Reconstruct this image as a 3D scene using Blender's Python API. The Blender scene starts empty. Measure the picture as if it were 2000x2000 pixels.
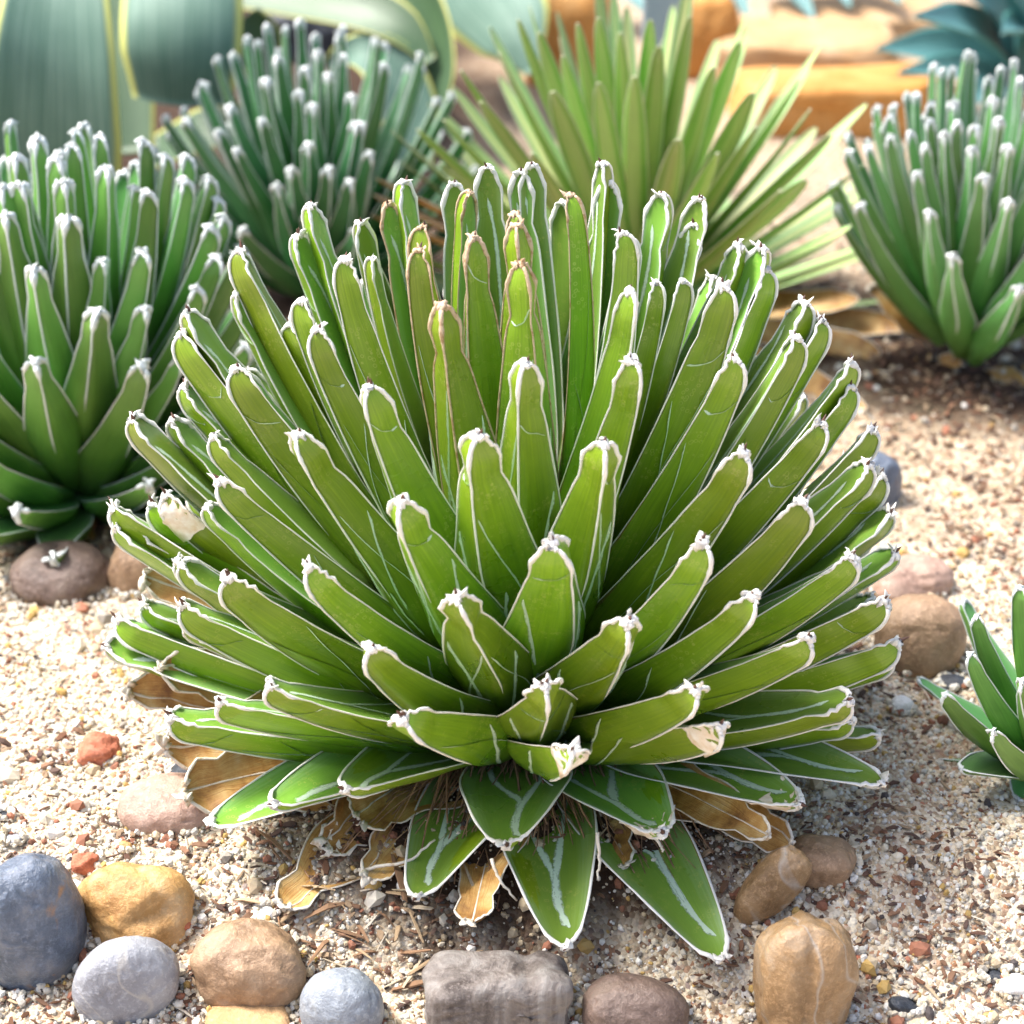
import bpy, math, random
import numpy as np
from mathutils import Vector, Matrix, noise
random.seed(7); np.random.seed(7)
S = bpy.context.scene
COL = S.collection
# ------------------------------------------------------------------ camera
EL = math.radians(27.0); DIST = 1.05; TANH = 0.2476
TGT = Vector((0, 0, .13))
FW = Vector((0, math.cos(EL), -math.sin(EL))); UP = Vector((0, math.sin(EL), math.cos(EL))); RT = Vector((1, 0, 0))
CAM = TGT - FW * DIST
cd = bpy.data.cameras.new('camera'); cam = bpy.data.objects.new('camera', cd); COL.objects.link(cam)
cam.location = CAM; cam.rotation_euler = (math.pi / 2 - EL, 0, 0)
cd.sensor_width = 36; cd.lens = 18 / TANH; cd.clip_start = .02; cd.clip_end = 200
cd.dof.use_dof = True; cd.dof.focus_distance = .985; cd.dof.aperture_fstop = 8.2
S.camera = cam
# ------------------------------------------------------------------ world, sun, exposure
SUN_EL = math.radians(60); SUN_AZ = math.radians(-78)      # azimuth from +Y towards +X
w = bpy.data.worlds.new('World'); S.world = w; w.use_nodes = True
nt = w.node_tree; sky = nt.nodes.new('ShaderNodeTexSky'); sky.sky_type = 'NISHITA'; sky.sun_disc = False
sky.sun_elevation = SUN_EL; sky.sun_rotation = SUN_AZ; sky.dust_density = 5; sky.air_density = .9; sky.ozone_density = 1.3
bg = nt.nodes['Background']; bg.inputs[1].default_value = .13; nt.links.new(sky.outputs[0], bg.inputs[0])
sd = bpy.data.lights.new('sun', 'SUN'); sd.energy = 2.7; sd.angle = math.radians(15); sd.color = (1, .985, .955)
so = bpy.data.objects.new('sun', sd); COL.objects.link(so)
sdir = Vector((math.sin(SUN_AZ) * math.cos(SUN_EL), math.cos(SUN_AZ) * math.cos(SUN_EL), math.sin(SUN_EL)))
so.rotation_euler = sdir.to_track_quat('Z', 'Y').to_euler(); so.location = sdir * 5
S.view_settings.view_transform = 'Standard'; S.view_settings.look = 'None'; S.view_settings.gamma = 1
S.view_settings.use_curve_mapping = False; S.view_settings.exposure = 1.42

# ------------------------------------------------------------------ ground height and pixel rays
def ss(t): t = np.clip(t, 0, 1); return t * t * (3 - 2 * t)
def height(x, y):
    h = -.040 * ss((-.095 - y) / .10)
    h = h + .012 * np.exp(-(x * x + y * y) / .018)
    h = h + .004 * np.sin(9 * x + 1.3) * np.sin(8 * y + .4) + .0022 * np.sin(31 * x + 2 * np.sin(17 * y)) * np.sin(27 * y + x * 9)
    h = h + .0012 * np.sin(71 * x + 3 * np.sin(43 * y)) * np.sin(83 * y + 2 * np.sin(37 * x))
    h = h + .05 * ss((y - .9) / 1.6)
    return h
def ray(px, py):
    return (FW + RT * ((px - 1000) / 1000 * TANH) - UP * ((py - 1000) / 1000 * TANH)).normalized()
def G(px, py, dz=0.):
    d = ray(px, py); t = .3
    for i in range(60):
        p = CAM + d * t; e = p.z - float(height(p.x, p.y)) - dz
        t += e / max(.05, -d.z) * .9
        if abs(e) < 1e-5: break
    return CAM + d * t
def AY(px, py, y):                                          # point of the ray at world depth y
    d = ray(px, py); return CAM + d * ((y - CAM.y) / d.y)
def AZ(px, py, z):
    d = ray(px, py); return CAM + d * ((z - CAM.z) / d.z)

# ------------------------------------------------------------------ object helpers
def tag(o, label=None, cat=None, group=None, kind=None):
    if label: o['label'] = label
    if cat: o['category'] = cat
    if group: o['group'] = group
    if kind: o['kind'] = kind
    return o
def empty(name, loc):
    o = bpy.data.objects.new(name, None); COL.objects.link(o); o.location = loc; o.empty_display_size = .02; return o
def link(name, me, mats, parent=None, loc=(0, 0, 0)):
    for m in (mats if isinstance(mats, (list, tuple)) else [mats]): me.materials.append(m)
    o = bpy.data.objects.new(name, me); COL.objects.link(o); o.location = loc
    if parent: o.parent = parent
    return o
def np_mesh(name, V, F, uv=None, col=None, smooth=True, mi=None):
    """V (n,3), F (m,k) same-size faces or list of arrays"""
    me = bpy.data.meshes.new(name)
    Fs = F if isinstance(F, list) else [F]
    V = np.asarray(V, np.float32)
    me.vertices.add(len(V)); me.vertices.foreach_set('co', V.ravel())
    li = np.concatenate([f.ravel() for f in Fs]).astype(np.int32)
    tot = np.concatenate([np.full(len(f), f.shape[1], np.int32) for f in Fs])
    st = np.concatenate([[0], np.cumsum(tot)[:-1]]).astype(np.int32)
    me.loops.add(len(li)); me.loops.foreach_set('vertex_index', li)
    me.polygons.add(len(tot)); me.polygons.foreach_set('loop_start', st)
    me.polygons.foreach_set('use_smooth', np.full(len(tot), smooth))
    if mi is not None: me.polygons.foreach_set('material_index', np.asarray(mi, np.int32))
    if uv is not None:
        l = me.uv_layers.new(name='UVMap'); l.data.foreach_set('uv', np.asarray(uv, np.float32)[li].ravel())
    if col is not None:
        a = me.color_attributes.new('Col', 'FLOAT_COLOR', 'POINT')
        c = np.ones((len(V), 4), np.float32); c[:, :3] = col; a.data.foreach_set('color', c.ravel())
    me.update(calc_edges=True); me.validate()
    return me
class Acc:                                                  # gathers pieces of one mesh
    def __init__(s): s.V = []; s.Q = []; s.T = []; s.U = []; s.n = 0
    def add(s, V, Q=None, T=None, U=None):
        V = np.asarray(V, float); s.V.append(V)
        if Q is not None and len(Q): s.Q.append(np.asarray(Q) + s.n)
        if T is not None and len(T): s.T.append(np.asarray(T) + s.n)
        s.U.append(np.zeros((len(V), 2)) if U is None else np.asarray(U, float)); s.n += len(V)
    def mesh(s, name, smooth=True):
        F = []
        if s.Q: F.append(np.concatenate(s.Q))
        if s.T: F.append(np.concatenate(s.T))
        return np_mesh(name, np.concatenate(s.V), F, uv=np.concatenate(s.U), smooth=smooth)
def tube(acc, P, R, k=6, flat=1.0, nrm=None, cap=True):
    P = np.asarray(P, float); n = len(P); R = np.asarray(R, float) * np.ones(n)
    T = np.gradient(P, axis=0); T /= np.linalg.norm(T, axis=1)[:, None] + 1e-12
    if nrm is None:
        ref = np.tile([0., 0, 1], (n, 1)); bad = np.abs(T[:, 2]) > .93; ref[bad] = [1, 0, 0]
        A = np.cross(T, ref)
        if bad.any() and not bad.all():
            ref[:] = [.53, .21, .82]; A = np.cross(T, ref)
    else: A = np.cross(T, nrm)
    A /= np.linalg.norm(A, axis=1)[:, None] + 1e-12; B = np.cross(A, T)
    a = np.arange(k) / k * 2 * math.pi
    V = P[:, None] + R[:, None, None] * (np.cos(a)[None, :, None] * A[:, None] + flat * np.sin(a)[None, :, None] * B[:, None])
    U = np.stack([np.repeat(np.linspace(0, 1, n), k), np.tile(a / 6.283, n)], 1)
    i = np.arange(n - 1)[:, None] * k; j = np.arange(k)[None]; j2 = (j + 1) % k
    Q = np.stack([i + j, i + j2, i + k + j2, i + k + j], -1).reshape(-1, 4)
    V = V.reshape(-1, 3); Tt = []
    if cap:
        V = np.concatenate([V, P[:1], P[-1:]]); U = np.concatenate([U, [[0, 0], [1, 0]]])
        for q in range(k):
            Tt.append([n * k, (q + 1) % k, q]); Tt.append([n * k + 1, (n - 1) * k + q, (n - 1) * k + (q + 1) % k])
    acc.add(V, Q, Tt, U)

# ------------------------------------------------------------------ materials
def NT(name):
    m = bpy.data.materials.new(name); m.use_nodes = True; t = m.node_tree
    return m, t, t.nodes['Principled BSDF']
def nd(t, typ, **k):
    n = t.nodes.new(typ)
    for a, v in k.items():
        if a.startswith('i_'):
            key = a[2:]; key = int(key) if key.isdigit() else key.replace('_', ' ').title() if key.replace('_', ' ').title() in n.inputs else key
            n.inputs[key].default_value = v
        else: setattr(n, a, v)
    return n
def ramp(t, fac, stops):
    r = t.nodes.new('ShaderNodeValToRGB'); e = r.color_ramp.elements
    while len(e) > 1: e.remove(e[-1])
    e[0].position = stops[0][0]; e[0].color = (*stops[0][1], 1) if len(stops[0][1]) == 3 else stops[0][1]
    for p, c in stops[1:]:
        x = e.new(p); x.color = (*c, 1)
    t.links.new(fac, r.inputs[0]); return r.outputs[0]
def mixc(t, fac, a, b, mode='MIX'):
    m = t.nodes.new('ShaderNodeMix'); m.data_type = 'RGBA'; m.blend_type = mode
    for s, v in ((0, fac), (6, a), (7, b)):
        if isinstance(v, (int, float)): m.inputs[s].default_value = v
        elif isinstance(v, tuple): m.inputs[s].default_value = (*v, 1)
        else: t.links.new(v, m.inputs[s])
    return m.outputs[2]
def math_(t, op, a, b=0., c=0., clamp=False):
    m = t.nodes.new('ShaderNodeMath'); m.operation = op; m.use_clamp = clamp
    for i, v in enumerate((a, b, c)):
        if isinstance(v, (int, float)): m.inputs[i].default_value = v
        else: t.links.new(v, m.inputs[i])
    return m.outputs[0]
def ntex(t, vec, scale, detail=3, rough=.55, dist=0.):
    n = t.nodes.new('ShaderNodeTexNoise'); n.inputs['Scale'].default_value = scale; n.inputs['Detail'].default_value = detail
    n.inputs['Roughness'].default_value = rough; n.inputs['Distortion'].default_value = dist
    if vec is not None: t.links.new(vec, n.inputs['Vector'])
    return n.outputs[0]
def bump(t, h, bs, strength=.3, dist=.001):
    b = t.nodes.new('ShaderNodeBump'); b.inputs['Strength'].default_value = strength; b.inputs['Distance'].default_value = dist
    t.links.new(h, b.inputs['Height']); t.links.new(b.outputs[0], bs.inputs['Normal'])
def coords(t, which='Object'):
    return t.nodes.new('ShaderNodeTexCoord').outputs[which]
def mapping(t, vec, sc):
    m = t.nodes.new('ShaderNodeMapping'); m.inputs['Scale'].default_value = sc; t.links.new(vec, m.inputs['Vector']); return m.outputs[0]

def leaf_mat(name, deep, mid, light, ad, rough=.34, spots=True, stripes=None, sss=.0):
    m, t, b = NT(name)
    uv = coords(t, 'UV'); ob = coords(t, 'Object')
    sep = t.nodes.new('ShaderNodeSeparateXYZ'); t.links.new(uv, sep.inputs[0]); s, f = sep.outputs[0], sep.outputs[1]
    oi = t.nodes.new('ShaderNodeObjectInfo'); rnd = oi.outputs['Random']
    # offset the object coords by random so that leaves differ
    vo = t.nodes.new('ShaderNodeVectorMath'); vo.operation = 'ADD'; t.links.new(ob, vo.inputs[0])
    cx = t.nodes.new('ShaderNodeCombineXYZ'); t.links.new(math_(t, 'MULTIPLY', rnd, 9.), cx.inputs[0]); t.links.new(math_(t, 'MULTIPLY', rnd, 5.), cx.inputs[1]); t.links.new(cx.outputs[0], vo.inputs[1])
    v = vo.outputs[0]
    base = ramp(t, s, [(0., deep), (.38, mid), (.95, light)])  # darker leaf base: shading put into the colour
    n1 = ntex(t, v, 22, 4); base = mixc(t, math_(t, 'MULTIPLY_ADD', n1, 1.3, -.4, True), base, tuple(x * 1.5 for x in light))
    st = ntex(t, mapping(t, uv, (2.5, 26, 1)), 1.6, 4, .6)
    base = mixc(t, math_(t, 'MULTIPLY_ADD', st, 1.1, -.33, True), base, deep)
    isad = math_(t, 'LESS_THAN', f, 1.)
    base = mixc(t, math_(t, 'MULTIPLY', isad, .65), base, ad)  # glaucous upper face, with sky glint painted in as a lighter tone
    if stripes:
        fr = math_(t, 'FRACT', f)
        wv = ntex(t, mapping(t, uv, (.6, 9, 1)), 1.0, 2)
        k = math_(t, 'MULTIPLY', math_(t, 'GREATER_THAN', math_(t, 'ADD', math_(t, 'MULTIPLY', math_(t, 'ABSOLUTE', math_(t, 'SUBTRACT', fr, .5)), -2.2), math_(t, 'ADD', math_(t, 'MULTIPLY', wv, .6), .72)), .62), math_(t, 'MULTIPLY_ADD', isad, .6, .4))
        base = mixc(t, math_(t, 'MULTIPLY', k, .75), base, stripes)
        side = math_(t, 'GREATER_THAN', math_(t, 'ABSOLUTE', math_(t, 'SUBTRACT', fr, .5)), .40)
        base = mixc(t, math_(t, 'MULTIPLY', side, .6), base, stripes)
    fr0 = math_(t, 'ABSOLUTE', math_(t, 'SUBTRACT', math_(t, 'FRACT', f), .5))
    sheen_ = math_(t, 'MULTIPLY', math_(t, 'MULTIPLY_ADD', math_(t, 'ADD', fr0, math_(t, 'MULTIPLY', ntex(t, mapping(t, uv, (1.6, 14, 1)), 1.5, 3, .6), .55)), 3.2, -1.75, True), math_(t, 'MULTIPLY_ADD', isad, .8, .10))
    base = mixc(t, math_(t, 'MULTIPLY', sheen_, .42), base, (.40, .55, .36))  # whitish gloss streaks towards the margins, painted into the colour
    if spots:
        vr = t.nodes.new('ShaderNodeTexVoronoi'); vr.inputs['Scale'].default_value = 330; t.links.new(v, vr.inputs['Vector'])
        d = vr.outputs['Distance']; ring = math_(t, 'LESS_THAN', math_(t, 'ABSOLUTE', math_(t, 'SUBTRACT', d, .30)), .06)
        msk = math_(t, 'MULTIPLY_ADD', ntex(t, v, 45, 3), 7., -3.4, True)
        base = mixc(t, math_(t, 'MULTIPLY', math_(t, 'MULTIPLY', ring, msk), .5), base, (.38, .42, .10))
        fl = math_(t, 'MULTIPLY_ADD', ntex(t, v, 900, 2, .7), 9., -6.2, True)
        base = mixc(t, math_(t, 'MULTIPLY', fl, .5), base, (.33, .40, .16))
        # dry brown line hugging the margin
        fr = math_(t, 'ABSOLUTE', math_(t, 'SUBTRACT', math_(t, 'FRACT', f), .5))
        rim = math_(t, 'MULTIPLY', math_(t, 'GREATER_THAN', fr, .462), math_(t, 'MULTIPLY_ADD', ntex(t, v, 60, 2), 5., -1.9, True))
        base = mixc(t, math_(t, 'MULTIPLY', rim, .75), base, (.22, .12, .03))
    hs = t.nodes.new('ShaderNodeHueSaturation'); t.links.new(base, hs.inputs['Color'])
    t.links.new(math_(t, 'MULTIPLY_ADD', rnd, .03, .485), hs.inputs['Hue']); t.links.new(math_(t, 'MULTIPLY_ADD', rnd, .5, .72), hs.inputs['Value'])
    t.links.new(hs.outputs[0], b.inputs['Base Color'])
    rg = math_(t, 'MULTIPLY_ADD', n1, .25, rough - .12); t.links.new(rg, b.inputs['Roughness'])
    b.inputs['Specular IOR Level'].default_value = .5
    if sss: b.inputs['Subsurface Weight'].default_value = sss; b.inputs['Subsurface Scale'].default_value = .003; b.inputs['Subsurface Radius'].default_value = (.6, 1, .2)
    bump(t, math_(t, 'ADD', math_(t, 'MULTIPLY', st, .6), math_(t, 'MULTIPLY', ntex(t, v, 260, 3), .35)), b, .30, .0008)
    return m
M = {}
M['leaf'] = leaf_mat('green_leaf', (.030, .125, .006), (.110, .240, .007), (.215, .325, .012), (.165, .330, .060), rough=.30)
M['leaf_a'] = leaf_mat('fresh_green_leaf', (.030, .11, .012), (.07, .22, .020), (.16, .33, .06), (.12, .32, .10), .45, False)
M['leaf_b'] = leaf_mat('blue_green_leaf', (.012, .075, .020), (.03, .15, .040), (.07, .22, .07), (.06, .22, .08), .45, False)
M['leaf_c'] = leaf_mat('striped_leaf', (.03, .15, .012), (.075, .24, .02), (.20, .38, .05), (.20, .40, .14), .45, False, stripes=(.62, .62, .26))
M['leaf_d'] = leaf_mat('grey_green_leaf', (.08, .17, .014), (.06, .21, .03), (.13, .31, .10), (.12, .30, .13), .45, False)
M['leaf_g'] = leaf_mat('glaucous_leaf', (.015, .07, .05), (.04, .15, .12), (.14, .30, .27), (.12, .30, .26), .5, False)

def horn_mat(name, c, c2, thr=.62):
    m, t, b = NT(name); ob = coords(t)
    n = ntex(t, ob, 210, 4, .6); k = math_(t, 'MULTIPLY_ADD', n, 8., -8 * thr, True)
    n2 = ntex(t, ob, 60, 2)
    col = mixc(t, n2, c, tuple(x * .82 for x in c)); col = mixc(t, math_(t, 'MULTIPLY', k, .8), col, c2)
    t.links.new(col, b.inputs['Base Color']); b.inputs['Roughness'].default_value = .55
    bump(t, ntex(t, ob, 700, 3), b, .5, .0006); return m
M['horn'] = horn_mat('white_horn', (.84, .82, .77), (.45, .36, .24), .66)
M['horn_young'] = horn_mat('tan_horn', (.60, .45, .30), (.30, .16, .06), .52)
M['horn_dry'] = horn_mat('bleached_horn', (.72, .66, .56), (.40, .27, .14), .54)
M['horn_soft'] = horn_mat('grey_white_horn', (.76, .80, .78), (.50, .42, .32), .68)
M['horn_edge'] = horn_mat('cream_edge', (.52, .55, .34), (.40, .36, .2), .6)
def plain(name, c, c2, scale=80, rough=.7, bs=.4, bd=.001, stretch=None):
    m, t, b = NT(name); ob = coords(t)
    if stretch: ob = mapping(t, ob, stretch)
    n = ntex(t, ob, scale, 5, .6); t.links.new(ramp(t, n, [(.3, c), (.7, c2)]), b.inputs['Base Color'])
    b.inputs['Roughness'].default_value = rough; bump(t, n, b, bs, bd); return m
M['spine'] = plain('dark_spine', (.05, .02, .012), (.12, .05, .03), 300, .5)
M['root'] = plain('dry_root', (.12, .055, .025), (.36, .22, .12), 120, .8)
M['stem'] = plain('dark_stem', (.012, .008, .005), (.05, .028, .014), 90, .9)
M['paper'] = plain('papery_dry_tip', (.66, .50, .32), (.86, .82, .74), 150, .6, .6)
def dry_mat():
    m, t, b = NT('dry_leaf'); uv = coords(t, 'UV'); ob = coords(t)
    st = ntex(t, mapping(t, uv, (1.5, 34, 1)), 1.5, 4, .65); n = ntex(t, ob, 35, 4)
    n = ntex(t, ob, 60, 5, .65); col = ramp(t, n, [(.32, (.20, .09, .03)), (.46, (.46, .25, .07)), (.58, (.58, .38, .14)), (.72, (.64, .50, .28))])
    col = mixc(t, math_(t, 'MULTIPLY_ADD', st, 2.0, -.85, True), col, (.26, .09, .012))
    t.links.new(col, b.inputs['Base Color']); b.inputs['Roughness'].default_value = .45
    b.inputs['Transmission Weight'].default_value = 0.
    bump(t, st, b, .5, .0012); return m
M['dry'] = dry_mat()
def imprint_mat():
    m, t, b = NT('waxy_imprint'); uv = coords(t, 'UV'); ob = coords(t)
    sep = t.nodes.new('ShaderNodeSeparateXYZ'); t.links.new(uv, sep.inputs[0])
    b.inputs['Base Color'].default_value = (.56, .70, .54, 1); b.inputs['Roughness'].default_value = .6
    edge = math_(t, 'SUBTRACT', 1., math_(t, 'MULTIPLY', math_(t, 'ABSOLUTE', math_(t, 'SUBTRACT', sep.outputs[1], .5)), 2.))
    n = ntex(t, ob, 520, 3, .7)
    a = math_(t, 'MULTIPLY_ADD', math_(t, 'ADD', math_(t, 'MULTIPLY', edge, .8), n), 2.6, -1.5, True)
    t.links.new(math_(t, 'MULTIPLY', a, .85), b.inputs['Alpha']); return m
M['imprint'] = imprint_mat()

# ------------------------------------------------------------------ leaf builder
def nrmz(v): return v / (np.linalg.norm(v) + 1e-12)
def leaf_geo(B, T, axis_dir, hw, bend=.22, thick=.62, nseg=32, nx=9, tip_w=.50, twist=0., keel=.2, cup=.16, kshow=.45,
             blunt=True, seed=0, neck=.12, wavy=.0, wmax=.30, droop=0., pointy=False, tpow=1.15):
    rg = np.random.RandomState(seed); B = np.array(B, float); T = np.array(T, float); D = T - B; L = np.linalg.norm(D); d = D / L
    ax = np.array(axis_dir, float); side = np.cross(d, ax)
    if np.linalg.norm(side) < 1e-4: side = np.array([1., 0, 0])
    side = nrmz(side); out = nrmz(np.cross(ax, side))       # perpendicular to the axis, outwards
    if np.dot(out, d) < 0: out = -out
    d1 = nrmz(d + out * bend + ax * droop); P1 = B + d1 * L * .5
    # parameter values, denser at the tip
    na = 7; sb = np.linspace(0, .945, nseg - na); ph = np.linspace(0, 1, na + 1)[1:] * math.pi / 2
    s = np.concatenate([sb, .945 + .055 * np.sin(ph)]); n = len(s)
    base_w = .66 + (1 - .66) * ss(s / wmax)
    wv = np.where(s < wmax, base_w, 1 - (1 - tip_w) * ((np.clip(s, wmax, 1) - wmax) / (1 - wmax)) ** tpow)
    if blunt:
        wv = wv * (1 - neck * np.exp(-((s - .885) / .028) ** 2)) * (1 + (.16 if neck else 0) * np.exp(-((s - .945) / .025) ** 2))
        if pointy: wv = wv * np.sqrt(np.clip(1 - ((s - .40) / .60).clip(0, 1) ** 1.7 * .955, 0, 1))
        tipf = np.concatenate([np.ones(nseg - na), .30 + .70 * np.cos(ph)])
    else:
        wv = wv * np.sqrt(np.clip(1 - ((s - .72) / .285).clip(0, 1) ** 2.2, .0004, 1)); tipf = np.ones(n)
    wv = wv * tipf * hw * (1 + wavy * np.sin(s * 19 + rg.rand() * 6))
    dep = hw * thick * (1.0 - .55 * s ** 1.5) * (np.concatenate([np.ones(nseg - na), .45 + .55 * np.cos(ph)]) if blunt else (wv / hw + .04).clip(0, 1))
    C = ((1 - s) ** 2)[:, None] * B + (2 * s * (1 - s))[:, None] * P1 + (s ** 2)[:, None] * T
    Tn = np.gradient(C, axis=0); Tn /= np.linalg.norm(Tn, axis=1)[:, None]
    tw = twist * s
    Sd0 = np.tile(side, (n, 1)); N0 = np.cross(Sd0, Tn)
    N0 *= np.sign(np.dot(N0[0], ax) + 1e-9)
    Sd = Sd0 * np.cos(tw)[:, None] + N0 * np.sin(tw)[:, None]; Nn = -Sd0 * np.sin(tw)[:, None] + N0 * np.cos(tw)[:, None]
    x = np.linspace(-1, 1, nx); xa = np.sin(x * math.pi / 2)
    kb = ss((s - .22) / .40)
    cupv = cup * (.35 + .65 * s)
    yad = -(cupv * wv)[:, None] * (1 - xa[None] ** 2)
    k0 = keel * kb
    # abaxial
    rou = np.sqrt(np.clip(1 - xa[None] ** 2, 0, 1)) ** .9
    tri_l = (xa[None] + 1) / (1 + k0[:, None]); tri_r = (1 - xa[None]) / (1 - k0[:, None])
    tri = np.minimum(tri_l, tri_r).clip(0, 1) ** .84
    # put a vertex on the keel: shift middle sample
    yab = -dep[:, None] * ((1 - kb[:, None]) * rou + kb[:, None] * tri) - (cupv * wv)[:, None] * (1 - xa[None] ** 2) * .3
    xab = np.tile(xa, (n, 1)); mid = nx // 2
    sh = k0[:, None] * (1 - np.abs(xa)[None]) ; xab = xab + sh
    tri_l = (xab + 1) / (1 + k0[:, None]); tri_r = (1 - xab) / (1 - k0[:, None]); tri = np.minimum(tri_l, tri_r).clip(0, 1) ** .84
    rou = np.sqrt(np.clip(1 - xab ** 2, 0, 1)) ** .9
    yab = -dep[:, None] * ((1 - kb[:, None]) * rou + kb[:, None] * tri) - (cupv * wv)[:, None] * (1 - xab ** 2) * .25
    info = dict(s=s, C=C, Sd=Sd, Nn=Nn, wv=wv, dep=dep, kb=kb, cupv=cupv, k0=k0, Tn=Tn, L=L, hw=hw, B=B, n=n)
    Xa = xa[None] * wv[:, None]; Xb = xab[:, ::-1] * wv[:, None]; Yb = yab[:, ::-1]
    X = np.concatenate([Xa, Xb[:, 1:-1]], 1); Y = np.concatenate([yad, Yb[:, 1:-1]], 1)
    V = C[:, None] + X[..., None] * Sd[:, None] + Y[..., None] * Nn[:, None]
    m = X.shape[1]
    fu = np.concatenate([.02 + .96 * (xa + 1) / 2, 1 + .02 + .96 * np.linspace(0, 1, nx)[1:-1]])
    U = np.stack([np.repeat(s, m), np.tile(fu, n)], 1)
    i = np.arange(n - 1)[:, None] * m; j = np.arange(m)[None]; j2 = (j + 1) % m
    Q = np.stack([i + j, i + j2, i + m + j2, i + m + j], -1).reshape(-1, 4)
    V = V.reshape(-1, 3); tipc = V[-m:].mean(0) + Tn[-1] * hw * .08
    V = np.concatenate([V, [tipc]]); U = np.concatenate([U, [[1, .5]]])
    Tt = np.array([[len(V) - 1, (n - 1) * m + (q + 1) % m, (n - 1) * m + q] for q in range(m)])
    return V - B, Q, Tt, U, info
def surf(I, face, s, x, lift):
    """point on the leaf surface; face 0 adaxial, 1 abaxial; x in -1..1"""
    f = lambda a: np.interp(s, I['s'], a)
    F = lambda A: np.array([np.interp(s, I['s'], A[:, k]) for k in range(3)]).T
    C, Sd, Nn = F(I['C']), F(I['Sd']), F(I['Nn']); wv, dep, kb, cu, k0 = f(I['wv']), f(I['dep']), f(I['kb']), f(I['cupv']), f(I['k0'])
    if face == 0: y = -(cu * wv) * (1 - x ** 2) + lift
    else:
        tri = np.minimum((x + 1) / (1 + k0), (1 - x) / (1 - k0)).clip(0, 1) ** .84; rou = np.sqrt(np.clip(1 - x ** 2, 0, 1)) ** .9
        y = -dep * ((1 - kb) * rou + kb * tri) - (cu * wv) * (1 - x ** 2) * .25 - lift
    return C + (x * wv)[:, None] * Sd + y[:, None] * Nn - I['B'], Nn, Sd
def strip(acc, I, face, pts, width, lift=.00022):
    pts = np.array(pts); t = np.linspace(0, 1, len(pts)); tt = np.linspace(0, 1, 26)
    s = np.interp(tt, t, pts[:, 0]); x = np.interp(tt, t, pts[:, 1])
    for _ in range(3):
        s[1:-1] = (s[:-2] + 2 * s[1:-1] + s[2:]) / 4; x[1:-1] = (x[:-2] + 2 * x[1:-1] + x[2:]) / 4
    P, N, Sd = surf(I, face, s, x, lift); Tn = np.gradient(P, axis=0); A = np.cross(Tn, N); A /= np.linalg.norm(A, axis=1)[:, None] + 1e-12
    wd = width * np.minimum(1, np.minimum(tt, 1 - tt) * 9 + .3) * (1 + .25 * np.sin(tt * 23 + s[0] * 50))
    V = np.stack([P - A * wd[:, None], P + A * wd[:, None]], 1).reshape(-1, 3)
    U = np.stack([np.repeat(tt, 2), np.tile([0, 1], len(tt))], 1); i = np.arange(len(tt) - 1)[:, None] * 2
    acc.add(V, np.concatenate([i, i + 1, i + 3, i + 2], 1), None, U)
def horn(I, seed, s0=.10, r=.00072, tipk=2.0, hi=True, kshow=.45, jag=1.):
    rg = np.random.RandomState(seed); acc = Acc(); s = I['s']; k = 6 if hi else 4
    idx = s >= s0; sz = I['hw'] / .0175
    def prof(ss_): return np.minimum(1, (ss_ - ss_[0]) / .12 + .35) * (1 + (tipk - 1) * ss((ss_ - (.925 if hi else .95)) / .035))
    for sg in (-1, 1):
        sv = s[idx]; x = np.full(len(sv), float(sg))
        P, N, Sd = surf(I, 0, sv, x, 0.)
        jit = rg.rand(len(sv)); ph0 = rg.rand() * 9; R = r * sz ** .5 * prof(sv) * (.85 + .24 * np.sin(sv * 9 + ph0) * np.sin(sv * 17 + ph0) + .14 * (jit - .5) + (sv > .95) * jit * .35 * jag)
        P = P + (sg * .35 * R)[:, None] * Sd
        if hi: P = P + N * (np.where(sv > .95, 1, .10) * (rg.rand(len(sv)) - .35) * .0014 * sz * jag)[:, None]
        tube(acc, P, R, k, .55, N)
    sk = s >= (1 - kshow); sv = s[sk]; x = np.interp(sv, s, I['k0'])
    P, N, Sd = surf(I, 1, sv, x, 0.)
    R = r * .85 * sz ** .5 * prof(sv) * (.8 + .4 * rg.rand(len(sv)))
    tube(acc, P, R, k, .8, N)
    # cap joining the three ridges
    tipp = I['C'][-1] - I['B']; Tn = I['Tn'][-1]; Sd = I['Sd'][-1]; N = I['Nn'][-1]; wt = I['wv'][-1]; dp = I['dep'][-1]
    a = np.linspace(0, 1, 7)
    Pc = tipp[None] + ((a * 2 - 1) * wt * 1.0)[:, None] * Sd + (Tn * .0006 * sz)[None] + N[None] * (-dp * .25) + rg.randn(7, 3) * .0004 * sz * (jag if hi else .3)
    tube(acc, Pc, (r * tipk * 1.05 * sz ** .5) * (.9 + .5 * rg.rand(7)), k, 1.5, np.tile(N, (7, 1)))
    Pk = tipp[None] - N[None] * (a * dp * 1.05)[:, None] + Tn[None] * .0004
    tube(acc, Pk, r * tipk * .9 * sz ** .5, k, 1.)
    if hi:
        for q in range(rg.randint(3, 7)):                    # torn horny flaps and teeth at the tip
            xx = rg.uniform(-1.25, 1.25); b0 = tipp + Sd * xx * wt - N * rg.uniform(-.1, .5) * dp - Tn * abs(xx) * wt * .4
            dirn = nrmz(Tn * rg.uniform(.2, 1.) + Sd * xx * .8 + N * rg.uniform(.0, 1.1)); ln = rg.uniform(.0014, .0042) * sz * jag
            side = rg.randn(3) * .3
            P = np.array([b0, b0 + dirn * ln * .5, b0 + (dirn + side * .5) * ln * .85, b0 + (dirn + side) * ln])
            tube(acc, P, np.array([.0020, .0017, .0010, .0001]) * sz * (.7 + .6 * rg.rand()), 5, .28, np.tile(nrmz(N + side), (4, 1)))
    return acc
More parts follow.
